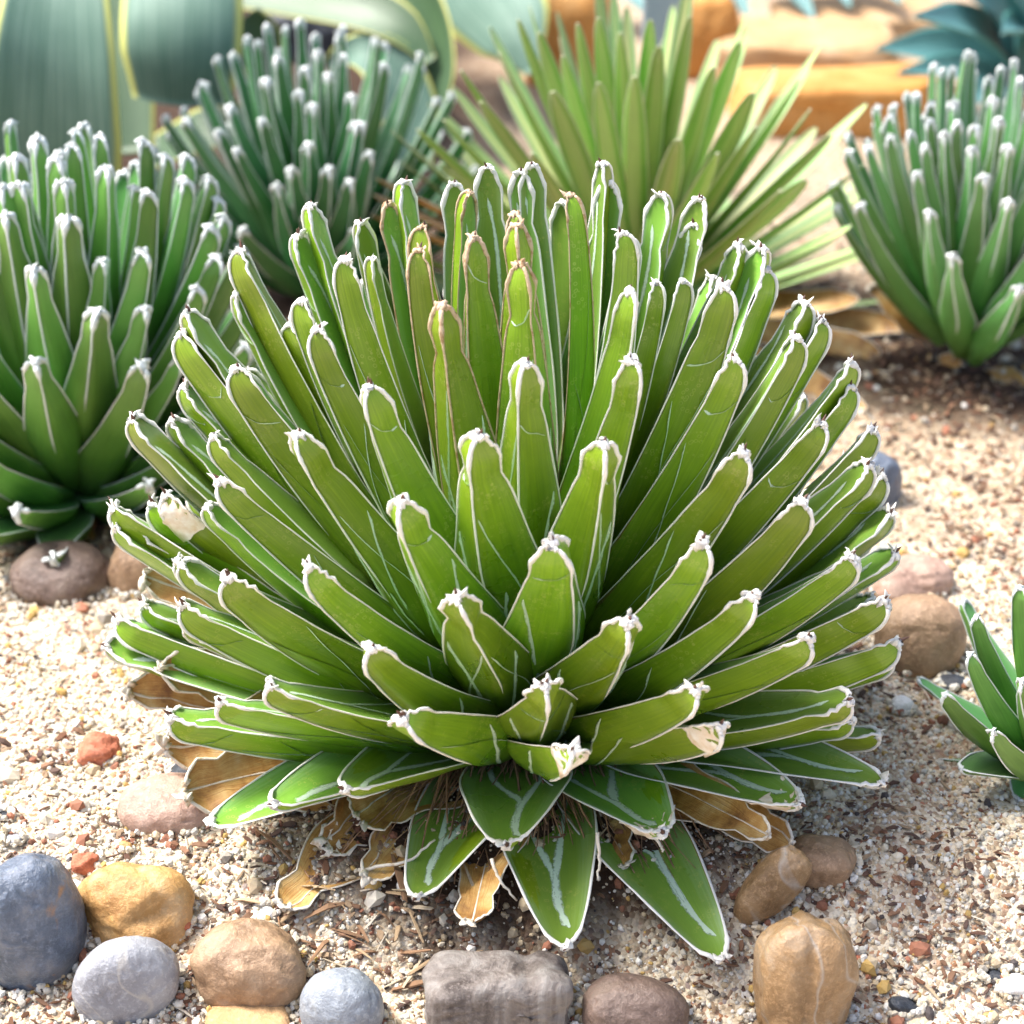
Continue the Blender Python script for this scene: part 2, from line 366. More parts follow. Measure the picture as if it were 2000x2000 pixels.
def spines(I, seed, hi=True):
    rg = np.random.RandomState(seed + 99); acc = Acc(); tipp = I['C'][-1] - I['B']; Tn = I['Tn'][-1]; Sd = I['Sd'][-1]; N = I['Nn'][-1]; wt = I['wv'][-1]
    sz = I['hw'] / .0175
    for q in range(rg.choice([1, 1, 2])):
        xx = rg.uniform(-.7, .7); b0 = tipp + Sd * xx * wt + Tn * .0008; dirn = nrmz(Tn + N * rg.uniform(0, .6) + Sd * xx * .5); ln = rg.uniform(.002, .0045) * sz
        a = np.array([0, .3, .7, 1.]); tube(acc, b0[None] + dirn[None] * (a * ln)[:, None], np.array([.0010, .0008, .0004, .00008]) * sz, 5)
    return acc
def imprints(I, seed, ad=True, ab=True, wk=1.):
    rg = np.random.RandomState(seed + 5); acc = Acc(); W = .0012 * wk * I['hw'] / .0175
    if ad:
        c = rg.uniform(-.25, .25); j = rg.uniform(.62, .74)
        strip(acc, I, 0, [(.12, -.75), (.38, -.45), (j - .08, c - .14), (j, c), (.84, c + .05), (.89, c - .12), (.93, c - .35)], W)
        strip(acc, I, 0, [(.18, .8), (.40, .48), (j - .07, c + .13), (j, c), (.80, c + .03)], W * .85)
        if rg.rand() < .6: strip(acc, I, 0, [(.36, .5), (.30, .62), (.22, .55)], W * .7)
    if ab:
        k = float(I['k0'][-1])
        for sg in (-1, 1):
            if rg.rand() < .45:                               # bow from the keel out to the margin
                a = rg.uniform(.80, .91); strip(acc, I, 1, [(a + .05, k * .9 + sg * .05), (a + .015, k + (sg - k) * .35), (a, k + (sg - k) * .7), (a + rg.uniform(-.02, .02), sg * .93)], W * .6)
            if rg.rand() < .9:
                a = rg.uniform(.5, .78); strip(acc, I, 1, [(a, sg * .9), (a - .1, sg * .62), (a - .24, sg * .38), (a - .33, sg * .3)], W * .95)
            if rg.rand() < .6:                                # long slanting line down the facet from the keel
                a = rg.uniform(.72, .84); strip(acc, I, 1, [(a, k + sg * .12), (a - .14, k + (sg - k) * .35), (a - .30, k + (sg - k) * .62), (a - .42, k + (sg - k) * .75)], W * .7)
            if rg.rand() < .5:
                a = rg.uniform(.35, .5); strip(acc, I, 1, [(a, sg * .25), (a - .1, sg * .15), (a - .2, sg * .2)], W * .9)
    return acc

# ------------------------------------------------------------------ rosettes
def ell_hit(px, py, c, Rx, Rz):
    d = ray(px, py); o = CAM - Vector(c); sc = np.array([1 / Rx, 1 / Rx, 1 / Rz]); o = np.array(o) * sc; dd = np.array(d) * sc
    a = dd @ dd; b = o @ dd; cc = o @ o - 1; disc = b * b - a * cc
    t = (-b - math.sqrt(disc)) / a if disc > 0 else -b / a
    P = o + dd * t
    if disc <= 0: pass                                        # just outside the dome: the nearest point of the ray
    return np.array(c) + P / sc
def rosette(name, label, cat, base, cz, Rx, Rz, picks, nfill, hw, mats, hi=False, low=(), dry=(), stem_r=.026, z0=.004, z1=.06, bend=.30,
            thick=1.02, tip_w=.25, tipk=2.1, wmax=.40, blunt=True, axis=(0, 0, 1), keelshow=.45, young=None, fillmin=.019, neck=.18, group=None, maxphi=100, facing=.12, margin=True, seed0=0, face_cam=True):
    base = Vector(base); root = empty(name, base); tag(root, label, cat, group)
    axis = nrmz(np.array(axis, float)); b = np.array(base); c = b + axis * cz; tips = []
    for p in picks: tips.append((ell_hit(p[0], p[1], c, Rx, Rz), 'g', p))
    for p in low: tips.append((np.array(AZ(p[0], p[1], p[2] + base.z)), 'l', p))
    for p in dry: tips.append((np.array(AZ(p[0], p[1], p[2] + base.z)), 'd', p))
    ga = math.radians(137.508)
    for i in range(nfill):                                    # the far side, in a golden-angle spiral
        ph = math.radians(6 + (maxphi - 6) * ((i + .5) / nfill) ** .62); a = i * ga
        P = c + np.array([Rx * math.sin(ph) * math.cos(a), Rx * math.sin(ph) * math.sin(a), Rz * math.cos(ph)])
        nr = nrmz(np.array([math.sin(ph) * math.cos(a) / Rx, math.sin(ph) * math.sin(a) / Rx, math.cos(ph) / Rz]))
        vd = nrmz(np.array(CAM) - P)
        if face_cam and nr @ vd > facing: continue
        if any(np.linalg.norm(P - t[0]) < fillmin for t in tips): continue
        P = c + (P - c) * random.uniform(.90, .99)
        tips.append((P, 'f', None))
    for i, (T, kind, p) in enumerate(tips):
        sd = seed0 + i * 7 + 3; rg = np.random.RandomState(sd)
        rel = T - c; h = rel @ axis; hor = rel - axis * h; rh = np.linalg.norm(hor); az = hor / (rh + 1e-9)
        cph = max(-.3, min(1, (h / Rz) / math.hypot(h / Rz, rh / Rx)))
        Bp = b + axis * (z0 + (z1 - z0) * max(0, cph) ** 1.3) + az * stem_r * math.sqrt(max(0.04, 1 - cph * cph))
        W = hw * (.84 + .16 * rg.rand()) * (.64 + .44 * math.sqrt(max(0, 1 - cph * cph))) * (.86 if kind == 'f' else 1)
        L = np.linalg.norm(T - Bp); W *= min(1.1, .78 + .27 * L / (Rx * .9))
        kw = dict(bend=bend * (.6 + .4 * rg.rand()) * (1.25 if cph < .6 else .7), thick=thick, tip_w=tip_w * rg.uniform(.9, 1.12), twist=rg.uniform(-.5, .5), keel=rg.uniform(-.5, .5), blunt=blunt, seed=sd, neck=neck * rg.uniform(.3, 1.6), wavy=.012, wmax=wmax * rg.uniform(.85, 1.15))
        nseg, nx = (38, 13) if hi else (20, 9)
        if kind == 'l': kw.update(bend=.05, droop=.22, thick=thick * .42, cup=.34, wmax=.46, twist=rg.uniform(-.12, .12), tip_w=.74, neck=0, pointy=True, tpow=1.5); W = hw * (p[3] if len(p) > 3 else 1.1)
        if kind == 'd': kw.update(bend=.05, droop=.12, thick=.12, cup=rg.uniform(.45, .8), twist=p[4] if len(p) > 4 else rg.uniform(-.7, .7), wmax=.4, neck=.2, wavy=.13); W = hw * (p[3] if len(p) > 3 else 1.) * .8
        V, Q, Tt, U, I = leaf_geo(Bp, T, axis, W, nseg=nseg, nx=nx, **kw)
        me = np_mesh('leaf', V, [Q, Tt], uv=U)
        lf = link('dry_leaf' if kind == 'd' else 'leaf', me, M['dry'] if kind == 'd' else mats[0], root, Vector(Bp) - base)
        if kind == 'd': lf['label'] = 'withered golden brown leaf with white horny edge'
        if hi and p and (p[0], p[1]) in PAPER:
            m_ = (len(V) - 1) // I['n']; R3 = V[:-1].reshape(I['n'], m_, 3); k3 = I['s'] > .87; Cc = (I['C'] - I['B'])[k3][:, None]
            R3 = Cc + (R3[k3] - Cc) * 1.10 + rg.normal(0, .0005, (k3.sum(), m_, 3)) - I['Tn'][k3][:, None] * .0006; nn = k3.sum()
            ii = np.arange(nn - 1)[:, None] * m_; jj = np.arange(m_)[None]; j3 = (jj + 1) % m_
            link('dry_tip', np_mesh('dry_tip', R3.reshape(-1, 3), np.stack([ii + jj, ii + j3, ii + m_ + j3, ii + m_ + jj], -1).reshape(-1, 4)), M['paper'], lf)
        if margin:
            yg = young and kind == 'g' and young(p)
            ac = horn(I, sd, tipk=tipk * (.8 if kind in 'ld' else 1), hi=hi, jag=.8 if kind == 'l' else 1., kshow=(keelshow * rg.uniform(.8, 1.4)) if kind != 'l' else .2, r=(.00042 if kind == 'd' else .00058) if hi else .00068, s0=.10 if hi else .2)
            link('leaf_margin', ac.mesh('leaf_margin'), M['horn_young'] if yg else M['horn_dry'] if kind == 'd' else mats[1], lf)
        if hi and kind != 'f':
            if kind != 'd' or rg.rand() < .5: link('spine', spines(I, sd).mesh('spine'), M['spine'], lf)
            ac = imprints(I, sd, True, kind == 'g', 1.5 if kind == 'l' else 1.)
            o = link('bud_imprint', ac.mesh('bud_imprint'), M['imprint'], lf)
    return root

PAPER = {(1406,1415),(1294,1622),(1559,1568),(1120,1464),(328,967),(635,1657)}
main_picks = [(610,404),(585,461),(676,507),(473,490),(469,573),(370,611),(359,652),(624,644),(465,720),(364,753),(264,818),(341,822),(583,847),(724,755),(863,598),
 (225,989),(231,1027),(266,1029),(328,967),(432,938),(784,979),(933,851),(792,358),(759,401),(821,490),(829,445),(918,379),(887,362),(952,329),(927,466),(707,437),(301,983),
 (1017,517),(1010,441),(1003,420),(1017,339),(1039,325),(1110,383),(1174,321),(1188,362),(1290,383),(1366,393),(1356,443),(1213,457),(1439,482),(1487,488),(1489,528),(1410,561),
 (1228,569),(1567,592),(1600,627),(1551,662),(1660,710),(1658,755),(1431,700),(1232,704),(1027,708),(1602,828),(1700,838),(1691,909),(1718,929),(1180,865),(1449,884),(1563,979),
 (1733,1000),(1369,1058),(1075,1060),(1658,1087),(1745,1078),(606,1104),(448,1125),(361,1179),(283,1179),(233,1208),(212,1257),(892,1165),(726,1262),(531,1336),(432,1369),(337,1398),
 (788,1398),(1468,1162),(1725,1170),(1224,1212),(1576,1245),(1750,1253),(1360,1344),(1654,1365),(1062,1336),(1120,1464),(1406,1415)]
main_low = [(676,1539,.045,1.2),(535,1568,.035,1.2),(415,1610,.022,1.15),(813,1750,-.004,1.06),(989,1647,.03,1.25),(1103,1845,-.010,1.12),(1406,1870,-.02,1.2),(1294,1622,.028,1.25),(1559,1568,.032,1.2),(1723,1526,.035,1.15)]
main_dry = [(285,1125,.085,1.6,1.3),(318,1305,.055,1.7,1.3),(255,1348,.04,1.6,1.3),(325,1455,.028,1.8,1.2),(365,1545,.018,1.9,1.1),(635,1657,.0,1.5,.7),(552,1767,-.012,1.45,.5),(920,1800,-.012,1.2,-.2),(1542,1650,.008,1.2,-.8),(1500,1630,.02,1.,-.8),(720,1715,-.006,1.3,.4),(700,1600,.01,1.6,.5),(1220,1690,-.004,1.2,-.3)]
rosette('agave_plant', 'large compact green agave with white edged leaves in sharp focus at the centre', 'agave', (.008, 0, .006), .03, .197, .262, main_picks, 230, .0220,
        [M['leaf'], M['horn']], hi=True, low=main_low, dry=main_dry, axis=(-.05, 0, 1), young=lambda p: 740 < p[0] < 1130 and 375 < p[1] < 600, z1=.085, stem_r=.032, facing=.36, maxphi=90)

A_picks = [(74,275),(139,286),(192,268),(275,279),(319,308),(357,308),(206,330),(355,355),(283,377),(123,355),(33,308),(109,312),(36,362),(7,366),(9,420),(134,427),(69,525),(275,493),
 (406,446),(420,391),(431,427),(188,609),(380,565),(467,485),(420,504),(402,351),(65,705),(272,712),(-60,300),(-50,420),(-90,560),(-70,690),(-120,380),(-40,250)]
rosette('agave_plant', 'leafy green agave with white knobbed tips cut off by the left edge of the photo', 'agave', G(150, 955), .03, .150, .222, A_picks, 150, .0190,
        [M['leaf_a'], M['horn_soft']], low=[(120,1005,.005,1.),(250,853,.05,1.),(375,975,.005,1.3),(-60,830,.045,1.3),(-50,900,.03,1.1)], dry=[(232,1107,-.005,.9),(-20,970,.012,.9)], tipk=3.7, seed0=1000, tip_w=.24, bend=.34, maxphi=92, facing=.9, fillmin=.02)
B_picks = [(543,112),(623,101),(670,109),(594,134),(641,145),(688,188),(518,156),(583,181),(609,206),(514,235),(449,210),(366,235),(427,257),(464,293),(601,283),(696,243),(540,362),(681,355),(475,449),(749,127),(705,243),(720,300),(640,330),(570,330),(600,420),(700,450)]
rosette('agave_plant', 'dark bluish green agave behind the central one with small pale knobs on its leaves', 'agave', G(630, 585), .03, .150, .205, B_picks, 90, .0135,
        [M['leaf_b'], M['horn_soft']], tipk=3.7, seed0=2000, tip_w=.20, maxphi=74, facing=.3, fillmin=.022)
C_picks = [(767,257),(817,254),(868,235),(901,138),(977,105),(1013,40),(1053,65),(1129,47),(1169,36),(1212,65),(1169,163),(1270,40),(1287,91),(1347,33),(1444,83),(1393,133),(1469,182),(1560,157),
 (1581,215),(1622,265),(1477,248),(1685,323),(1324,273),(1523,373),(1573,352),(1660,443),(1747,460),(1080,180),(1100,110),(1240,150),(940,200),(1040,300),(1400,300),(860,320)]
rosette('striped_agave', 'pale green and yellow striped narrow leaved agave directly behind the central plant', 'agave', G(1240, 640), .02, .215, .268, C_picks, 110, .0112,
        [M['leaf_c'], M['horn_edge']], dry=[(1796,638,.02,1.5,-.9),(1676,584,.04,1.6,-.9),(1718,690,.012,2.,-.9),(734,348,.13,1.2),(730,380,.12,1.2),(725,420,.10,1.2),(1690,800,.01,1.6,-.9),(1600,660,.02,1.7,-.9)], blunt=False, tip_w=.62, tipk=.8, thick=.7, bend=.10, wmax=.35, seed0=3000, keelshow=.1, fillmin=.021)
D_picks = [(1742,228),(1821,203),(1863,199),(1939,193),(1817,236),(1904,248),(1952,234),(1742,269),(1780,261),(1846,261),(1871,240),(1809,286),(1697,290),(1660,298),(1900,290),(1970,286),(1792,340),
 (1920,344),(1817,414),(1970,393),(1863,501),(1991,563),(1684,402),(2010,215),(2050,260),(2030,330),(2080,380),(2040,450),(2110,300)]
rosette('agave_plant', 'agave with many slim upright pale tipped leaves in front of the sandstone blocks', 'agave', G(1885, 705), .03, .135, .205, D_picks, 100, .0122,
        [M['leaf_d'], M['horn_soft']], dry=[(1863,690,.012,1.),(1958,726,.004,1.),(1738,489,.09,1.5,.8),(1700,560,.05,1.3,.8),(1820,700,.0,1.),(2010,760,.0,1.)], tipk=3.7, seed0=4000, tip_w=.20, maxphi=62, facing=.5, fillmin=.018)
E_picks = [(1996,1149),(1910,1205),(1898,1278),(1848,1356),(1942,1428),(2060,1130),(2120,1200),(2040,1260),(2120,1340),(2000,1330)]
rosette('agave_plant', 'small agave with broad leaves entering at the lower right edge on the sand', 'agave', G(2090, 1500), .0, .095, .13, E_picks, 34, .0118,
        [M['leaf_a'], M['horn_soft']], low=[(1879,1500,.025,1.2),(1990,1560,.0,1.)], tipk=2.4, seed0=5000, bend=.5, z1=.03)

# ------------------------------------------------------------------ stems, roots
rootobj = [o for o in COL.objects if o.name == 'agave_plant'][0]
ac = Acc(); tube(ac, [(0, 0, -.03), (0, 0, .02), (-.003, 0, .06), (-.004, 0, .085)], [.034, .036, .024, .008], 16); link('stem', ac.mesh('stem'), M['stem'], rootobj)
ac = Acc(); rg = np.random.RandomState(4)
for q in range(520):
    a = rg.uniform(-2.75, -.45); r0 = rg.uniform(.025, .045); r1 = rg.uniform(.055, .125) if q % 3 else rg.uniform(.09, .15)
    p0 = np.array([math.cos(a) * r0, math.sin(a) * r0, rg.uniform(-.004, .022)]); a2 = a + rg.normal(0, .30)
    p2 = np.array([math.cos(a2) * r1, math.sin(a2) * r1, 0]); p2[2] = float(height(p2[0] + .008, p2[1])) - .006 + rg.uniform(.0, .008)
    p1 = (p0 + p2) / 2 + [0, 0, rg.uniform(.0, .02)] + rg.normal(0, .006, 3)
    tt = np.linspace(0, 1, 9)[:, None]; P = (1 - tt) ** 2 * p0 + 2 * tt * (1 - tt) * p1 + tt ** 2 * p2 + rg.normal(0, .0007, (9, 3))
    tube(ac, P, rg.uniform(.0003, .0011) * (1 - .6 * tt[:, 0]), 4)
o = link('root_fibres', ac.mesh('root_fibres'), M['root'], rootobj); o['kind'] = 'stuff'

for pts in [[(1165,1625,.028),(1172,1680,.016),(1168,1716,.008)],[(1262,1618,.024),(1290,1650,.018),(1296,1664,.015)],[(960,1680,.010),(975,1720,.004),(1010,1760,-.006)],[(1230,1700,-.004),(1290,1760,-.010),(1340,1802,-.018)],[(1395,1770,-.008),(1420,1830,-.014),(1436,1848,-.017)],[(700,1700,.0),(800,1680,.006),(850,1640,.012)]]:
    A3 = np.array([tuple(AZ(*q) - rootobj.location) for q in pts]); tt = np.linspace(0, 1, 12); P = np.array([np.interp(tt, np.linspace(0, 1, 3), A3[:, k]) for k in range(3)]).T
    P += np.random.normal(0, .0003, P.shape); ac = Acc(); tube(ac, P, .0009 * (1.1 - .5 * tt), 6); link('loose_margin_thread', ac.mesh('loose_margin_thread'), M['horn_dry'], rootobj)
# ------------------------------------------------------------------ ground
SHADE_SPOTS = [(G(150, 955).x, G(150, 955).y, .11), (G(1885, 705).x, G(1885, 705).y - .02, .12), (G(1240, 640).x + .1, G(1240, 640).y, .14), (G(640, 585).x, G(640, 585).y, .14)]  # shade under the neighbouring agaves, painted dark on the ground
def ground_mat():
    m, t, b = NT('sandy_ground'); ob = coords(t, 'Object')
    vr = t.nodes.new('ShaderNodeTexVoronoi'); vr.inputs['Scale'].default_value = 420; t.links.new(ob, vr.inputs['Vector'])
    sep = t.nodes.new('ShaderNodeSeparateColor'); t.links.new(vr.outputs['Color'], sep.inputs[0])
    cell = ramp(t, sep.outputs[0], [(0, (.08, .05, .04)), (.07, (.30, .20, .13)), (.2, (.50, .39, .26)), (.5, (.70, .60, .44)), (.8, (.76, .69, .56)), (.93, (.40, .20, .10)), (1., (.30, .26, .24))])
    n = ntex(t, ob, 7, 6, .62); n2 = ntex(t, ob, 28, 5, .6)
    dirt = math_(t, 'MULTIPLY_ADD', math_(t, 'ADD', math_(t, 'MULTIPLY', n, .6), math_(t, 'MULTIPLY', n2, .4)), 6., -3.0, True)
    col = mixc(t, math_(t, 'MULTIPLY', dirt, .55), cell, (.24, .15, .10))
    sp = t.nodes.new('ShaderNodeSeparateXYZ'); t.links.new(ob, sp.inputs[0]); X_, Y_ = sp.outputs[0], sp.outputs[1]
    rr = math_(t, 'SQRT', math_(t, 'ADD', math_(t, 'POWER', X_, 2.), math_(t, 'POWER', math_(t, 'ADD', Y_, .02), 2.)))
    peat_shade = math_(t, 'MULTIPLY_ADD', math_(t, 'ADD', rr, math_(t, 'MULTIPLY', n2, .08)), -22., 4.5, True)
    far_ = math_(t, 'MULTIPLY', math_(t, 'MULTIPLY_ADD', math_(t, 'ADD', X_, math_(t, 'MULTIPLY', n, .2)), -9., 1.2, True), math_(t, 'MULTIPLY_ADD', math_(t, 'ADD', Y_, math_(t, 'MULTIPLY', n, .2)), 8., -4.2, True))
    for gx_, gy_, gr_ in SHADE_SPOTS:
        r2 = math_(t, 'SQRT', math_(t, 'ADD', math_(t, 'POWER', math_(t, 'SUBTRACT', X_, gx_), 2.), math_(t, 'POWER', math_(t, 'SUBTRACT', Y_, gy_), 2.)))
        peat_shade = math_(t, 'MAXIMUM', peat_shade, math_(t, 'MULTIPLY_ADD', math_(t, 'ADD', r2, math_(t, 'MULTIPLY', n2, .06)), -20., 20. * (gr_ + .03), True))  # painted shade under the neighbours joins the peat round the central stem
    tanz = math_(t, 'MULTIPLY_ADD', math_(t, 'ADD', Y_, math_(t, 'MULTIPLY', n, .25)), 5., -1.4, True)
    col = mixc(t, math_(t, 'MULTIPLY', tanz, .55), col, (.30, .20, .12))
    col = mixc(t, math_(t, 'MAXIMUM', peat_shade, far_), col, (.055, .032, .020))
    grn = math_(t, 'MULTIPLY_ADD', ntex(t, ob, 11, 3), 6., -3.7, True); col = mixc(t, math_(t, 'MULTIPLY', grn, .3), col, (.33, .34, .22))
    t.links.new(col, b.inputs['Base Color']); b.inputs['Roughness'].default_value = .9; b.inputs['Specular IOR Level'].default_value = .2
    bump(t, math_(t, 'ADD', math_(t, 'MULTIPLY', vr.outputs['Distance'], -.6), ntex(t, ob, 160, 5, .7)), b, .9, .0022); return m
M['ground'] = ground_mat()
def axis_grid(lo, hi, d, far, nf):
    core = np.arange(lo, hi + d / 2, d); g = np.geomspace(d, far, nf)
    return np.concatenate([lo - g[::-1], core, hi + g])
gx = axis_grid(-.55, .6, .005, 60, 30); gy = axis_grid(-.45, 1.3, .006, 60, 30); X, Y = np.meshgrid(gx, gy)
Z = height(X, Y) + .0013 * np.sin(X * 410 + 3 * np.sin(Y * 300)) * np.sin(Y * 390 + 2 * np.sin(X * 270)) * (np.abs(X) < .8)
nxg, nyg = len(gx), len(gy); i = np.arange(nyg - 1)[:, None] * nxg; j = np.arange(nxg - 1)[None]
Q = np.stack([i + j, i + j + 1, i + nxg + j + 1, i + nxg + j], -1).reshape(-1, 4)
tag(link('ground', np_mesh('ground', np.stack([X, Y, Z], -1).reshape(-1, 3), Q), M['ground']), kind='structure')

def vcol_mat(name, rough=.8, spec=.3, var=.25):
    m, t, b = NT(name); a = t.nodes.new('ShaderNodeVertexColor'); a.layer_name = 'Col'; ob = coords(t)
    n = ntex(t, ob, 600, 3, .6); c = mixc(t, math_(t, 'MULTIPLY', n, var * 2), a.outputs[0], (.12, .08, .05))
    t.links.new(c, b.inputs['Base Color']); b.inputs['Roughness'].default_value = rough; b.inputs['Specular IOR Level'].default_value = spec
    bump(t, n, b, .4, .0005); return m
M['grain'] = vcol_mat('gravel_grains', .75, .35, .22)
M['chip'] = vcol_mat('bark_and_straw', .85, .2, .3)
# icosahedron
g_ = (1 + 5 ** .5) / 2
ICO = np.array([(-1, g_, 0), (1, g_, 0), (-1, -g_, 0), (1, -g_, 0), (0, -1, g_), (0, 1, g_), (0, -1, -g_), (0, 1, -g_), (g_, 0, -1), (g_, 0, 1), (-g_, 0, -1), (-g_, 0, 1)]) / math.sqrt(1 + g_ * g_)
ICF = np.array([(0, 11, 5), (0, 5, 1), (0, 1, 7), (0, 7, 10), (0, 10, 11), (1, 5, 9), (5, 11, 4), (11, 10, 2), (10, 7, 6), (7, 1, 8), (3, 9, 4), (3, 4, 2), (3, 2, 6), (3, 6, 8), (3, 8, 9), (4, 9, 5), (2, 4, 11), (6, 2, 10), (8, 6, 7), (9, 8, 1)])
def vnoise(x, y, f, seed):
    r = np.random.RandomState(seed); v = 0
    for k in range(7):
        a = r.rand() * 6.28; ff = f * (.6 + 1.3 * r.rand()); v = v + np.sin((x * math.cos(a) + y * math.sin(a)) * ff + r.rand() * 6.28)
    return v / 7 * 1.9
PAL = np.array([(.80, .72, .56), (.84, .81, .74), (.62, .50, .33), (.70, .65, .55), (.36, .33, .28), (.30, .12, .07), (.06, .055, .06), (.58, .38, .12), (.42, .17, .10), (.70, .70, .64)])
PP = np.array([.30, .20, .15, .11, .05, .035, .02, .04, .018, .08]); PP = PP / PP.sum()
def scatter(n, xr, yr, smin, smax, pw, palp, seed, dens=None, name='sand_grains', pal=PAL, sub=.25, xy=None):
    r = np.random.RandomState(seed)
    x, y = xy if xy else (r.uniform(*xr, n), r.uniform(*yr, n))
    if dens is not None:
        k = r.rand(n) < dens(x, y); x = x[k]; y = y[k]; n = len(x)
    sz = smin + (smax - smin) * r.rand(n) ** pw
    q = r.randn(n, 4); q /= np.linalg.norm(q, axis=1)[:, None]; a, b_, c, d = q.T
    R = np.stack([1 - 2 * (c * c + d * d), 2 * (b_ * c - a * d), 2 * (b_ * d + a * c), 2 * (b_ * c + a * d), 1 - 2 * (b_ * b_ + d * d), 2 * (c * d - a * b_), 2 * (b_ * d - a * c), 2 * (c * d + a * b_), 1 - 2 * (b_ * b_ + c * c)], 1).reshape(n, 3, 3)
    sc = r.uniform(.6, 1.15, (n, 1, 3)); L = ICO[None] * sc * (1 + r.uniform(-.18, .18, (n, 12, 1)))
    P = np.einsum('nij,nkj->nki', R, L) * sz[:, None, None]
    P[:, :, 0] += x[:, None]; P[:, :, 1] += y[:, None]; P[:, :, 2] += (height(x, y) + sz * sub)[:, None]
    F = (ICF[None] + (np.arange(n) * 12)[:, None, None]).reshape(-1, 3)
    ci = r.choice(len(pal), n, p=palp); col = np.repeat(pal[ci] * r.uniform(.8, 1.12, (n, 1)), 12, 0)
    return tag(link(name, np_mesh(name, P.reshape(-1, 3), F, col=col, smooth=False), M['grain']), label='coarse sand and fine gravel strewn over the bed', cat='gravel', kind='stuff')
not_peat_shade = lambda x, y: np.where(np.hypot(x, y + .02) + .015 * vnoise(x, y, 60, 8) < .135, .22, 1.) * np.where((x < 0) & (y > .5), .15, 1.) * np.prod([np.where(np.hypot(x - a, y - b) + .012 * vnoise(x, y, 60, 9) < c * .9, .3, 1.) for a, b, c in SHADE_SPOTS], axis=0)  # fewer grains on the peat and on the painted shade
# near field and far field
scatter(80000, (-.40, .42), (-.33, .14), .0005, .0021, 3.0, PP, 1, not_peat_shade)
scatter(20000, (-.60, .62), (.12, .85), .0010, .0028, 2.0, PP, 2, not_peat_shade, pal=PAL * np.array([.66, .60, .54]))
scatter(22000, (-.40, .42), (-.33, .25), .0006, .0024, 2.4, np.array([.05, .02, .30, .05, .13, .25, .10, .03, .07, .0]), 5, lambda x, y: ss((vnoise(x, y, 34, 12) - .25) * 3) * .9, pal=PAL * .75)
o = scatter(1500, (-.5, .5), (-.33, .6), .0028, .0058, 2.4, np.array([.16, .10, .18, .08, .08, .18, .06, .06, .08, .02]), 3, name='small_pebbles'); o['label'] = 'scattered pea sized pebbles in red, ochre, grey and white'
# bark chips / straw
def chips(n, xr, yr, seed, pal, l0, l1, wr, name, label, cat, dens=None):
    r = np.random.RandomState(seed); x = r.uniform(*xr, n); y = r.uniform(*yr, n)
    if dens is not None: k = r.rand(n) < dens(x, y); x = x[k]; y = y[k]; n = len(x)
    ln = r.uniform(l0, l1, n); a = r.rand(n) * 6.28; til = r.normal(0, .25, n); wd = ln * r.uniform(*wr, n); th = wd * .45
    d = np.stack([np.cos(a) * np.cos(til), np.sin(a) * np.cos(til), np.sin(til)], 1); s_ = np.stack([-np.sin(a), np.cos(a), r.normal(0, .3, n)], 1); u = np.cross(d, s_)
    C0 = np.array([(-1, -.6, -.5), (-1, .5, -.5), (-1.05, .3, .5), (-.9, -.5, .5), (0, -1, -.5), (0, .9, -.5), (.1, .8, .6), (0, -.8, .5), (1, -.5, -.5), (1.1, .4, -.5), (.95, .5, .4), (1, -.3, .5)])
    P = C0[None, :, 0, None] * (d * ln[:, None])[:, None] * .5 + C0[None, :, 1, None] * (s_ * wd[:, None])[:, None] * .5 + C0[None, :, 2, None] * (u * th[:, None])[:, None] * .5
    P = P * (1 + r.uniform(-.12, .12, (n, 12, 1))); P[:, 4:8, 2] += (ln * r.uniform(-.05, .12, n))[:, None]
    P[:, :, 0] += x[:, None]; P[:, :, 1] += y[:, None]; P[:, :, 2] += (height(x, y) + .0012 + np.abs(np.sin(til)) * ln * .35)[:, None]
    f0 = np.array([(0, 1, 5, 4), (1, 2, 6, 5), (2, 3, 7, 6), (3, 0, 4, 7), (4, 5, 9, 8), (5, 6, 10, 9), (6, 7, 11, 10), (7, 4, 8, 11), (3, 2, 1, 0), (8, 9, 10, 11)])
    F = (f0[None] + (np.arange(n) * 12)[:, None, None]).reshape(-1, 4)
    ci = r.randint(0, len(pal), n); col = np.repeat(np.array(pal)[ci] * r.uniform(.7, 1.2, (n, 1)), 12, 0)
    return tag(link(name, np_mesh(name, P.reshape(-1, 3), F, col=col, smooth=False), M['chip']), label=label, cat=cat, kind='stuff')
def spot(px, py, rad): g = G(px, py); return (g.x, g.y, rad)
SP = [spot(1700, 1770, .045), spot(1720, 1690, .03), spot(1450, 1600, .03), spot(300, 1650, .03), spot(430, 1950, .05), spot(60, 1990, .06), spot(700, 1790, .045), spot(620, 1740, .03), spot(100, 1480, .025),
      spot(1650, 1330, .04), spot(1800, 850, .04), spot(1950, 950, .04), spot(1900, 1050, .03), spot(1880, 760, .06), spot(1700, 700, .05), spot(150, 1020, .06), spot(640, 150, .2), spot(420, 300, .12), spot(1640, 560, .05), spot(600, 1560, .02), spot(1900, 1900, .03), spot(1550, 1990, .04), spot(1880, 1700, .02)]
def dens_sp(x, y):
    v = 0 * x
    for a, b_, r_ in SP: v = v + np.exp(-((x - a) ** 2 + (y - b_) ** 2) / r_ ** 2)
    return v.clip(0.006, 1)
chips(34000, (-.5, .6), (-.34, .65), 11, [(.18, .080, .045), (.24, .13, .08), (.12, .06, .045), (.34, .24, .15), (.08, .05, .045)], .002, .0075, (.2, .6), 'bark_chips', 'reddish brown bark crumbs lying in patches on the sand', 'bark mulch', dens_sp)
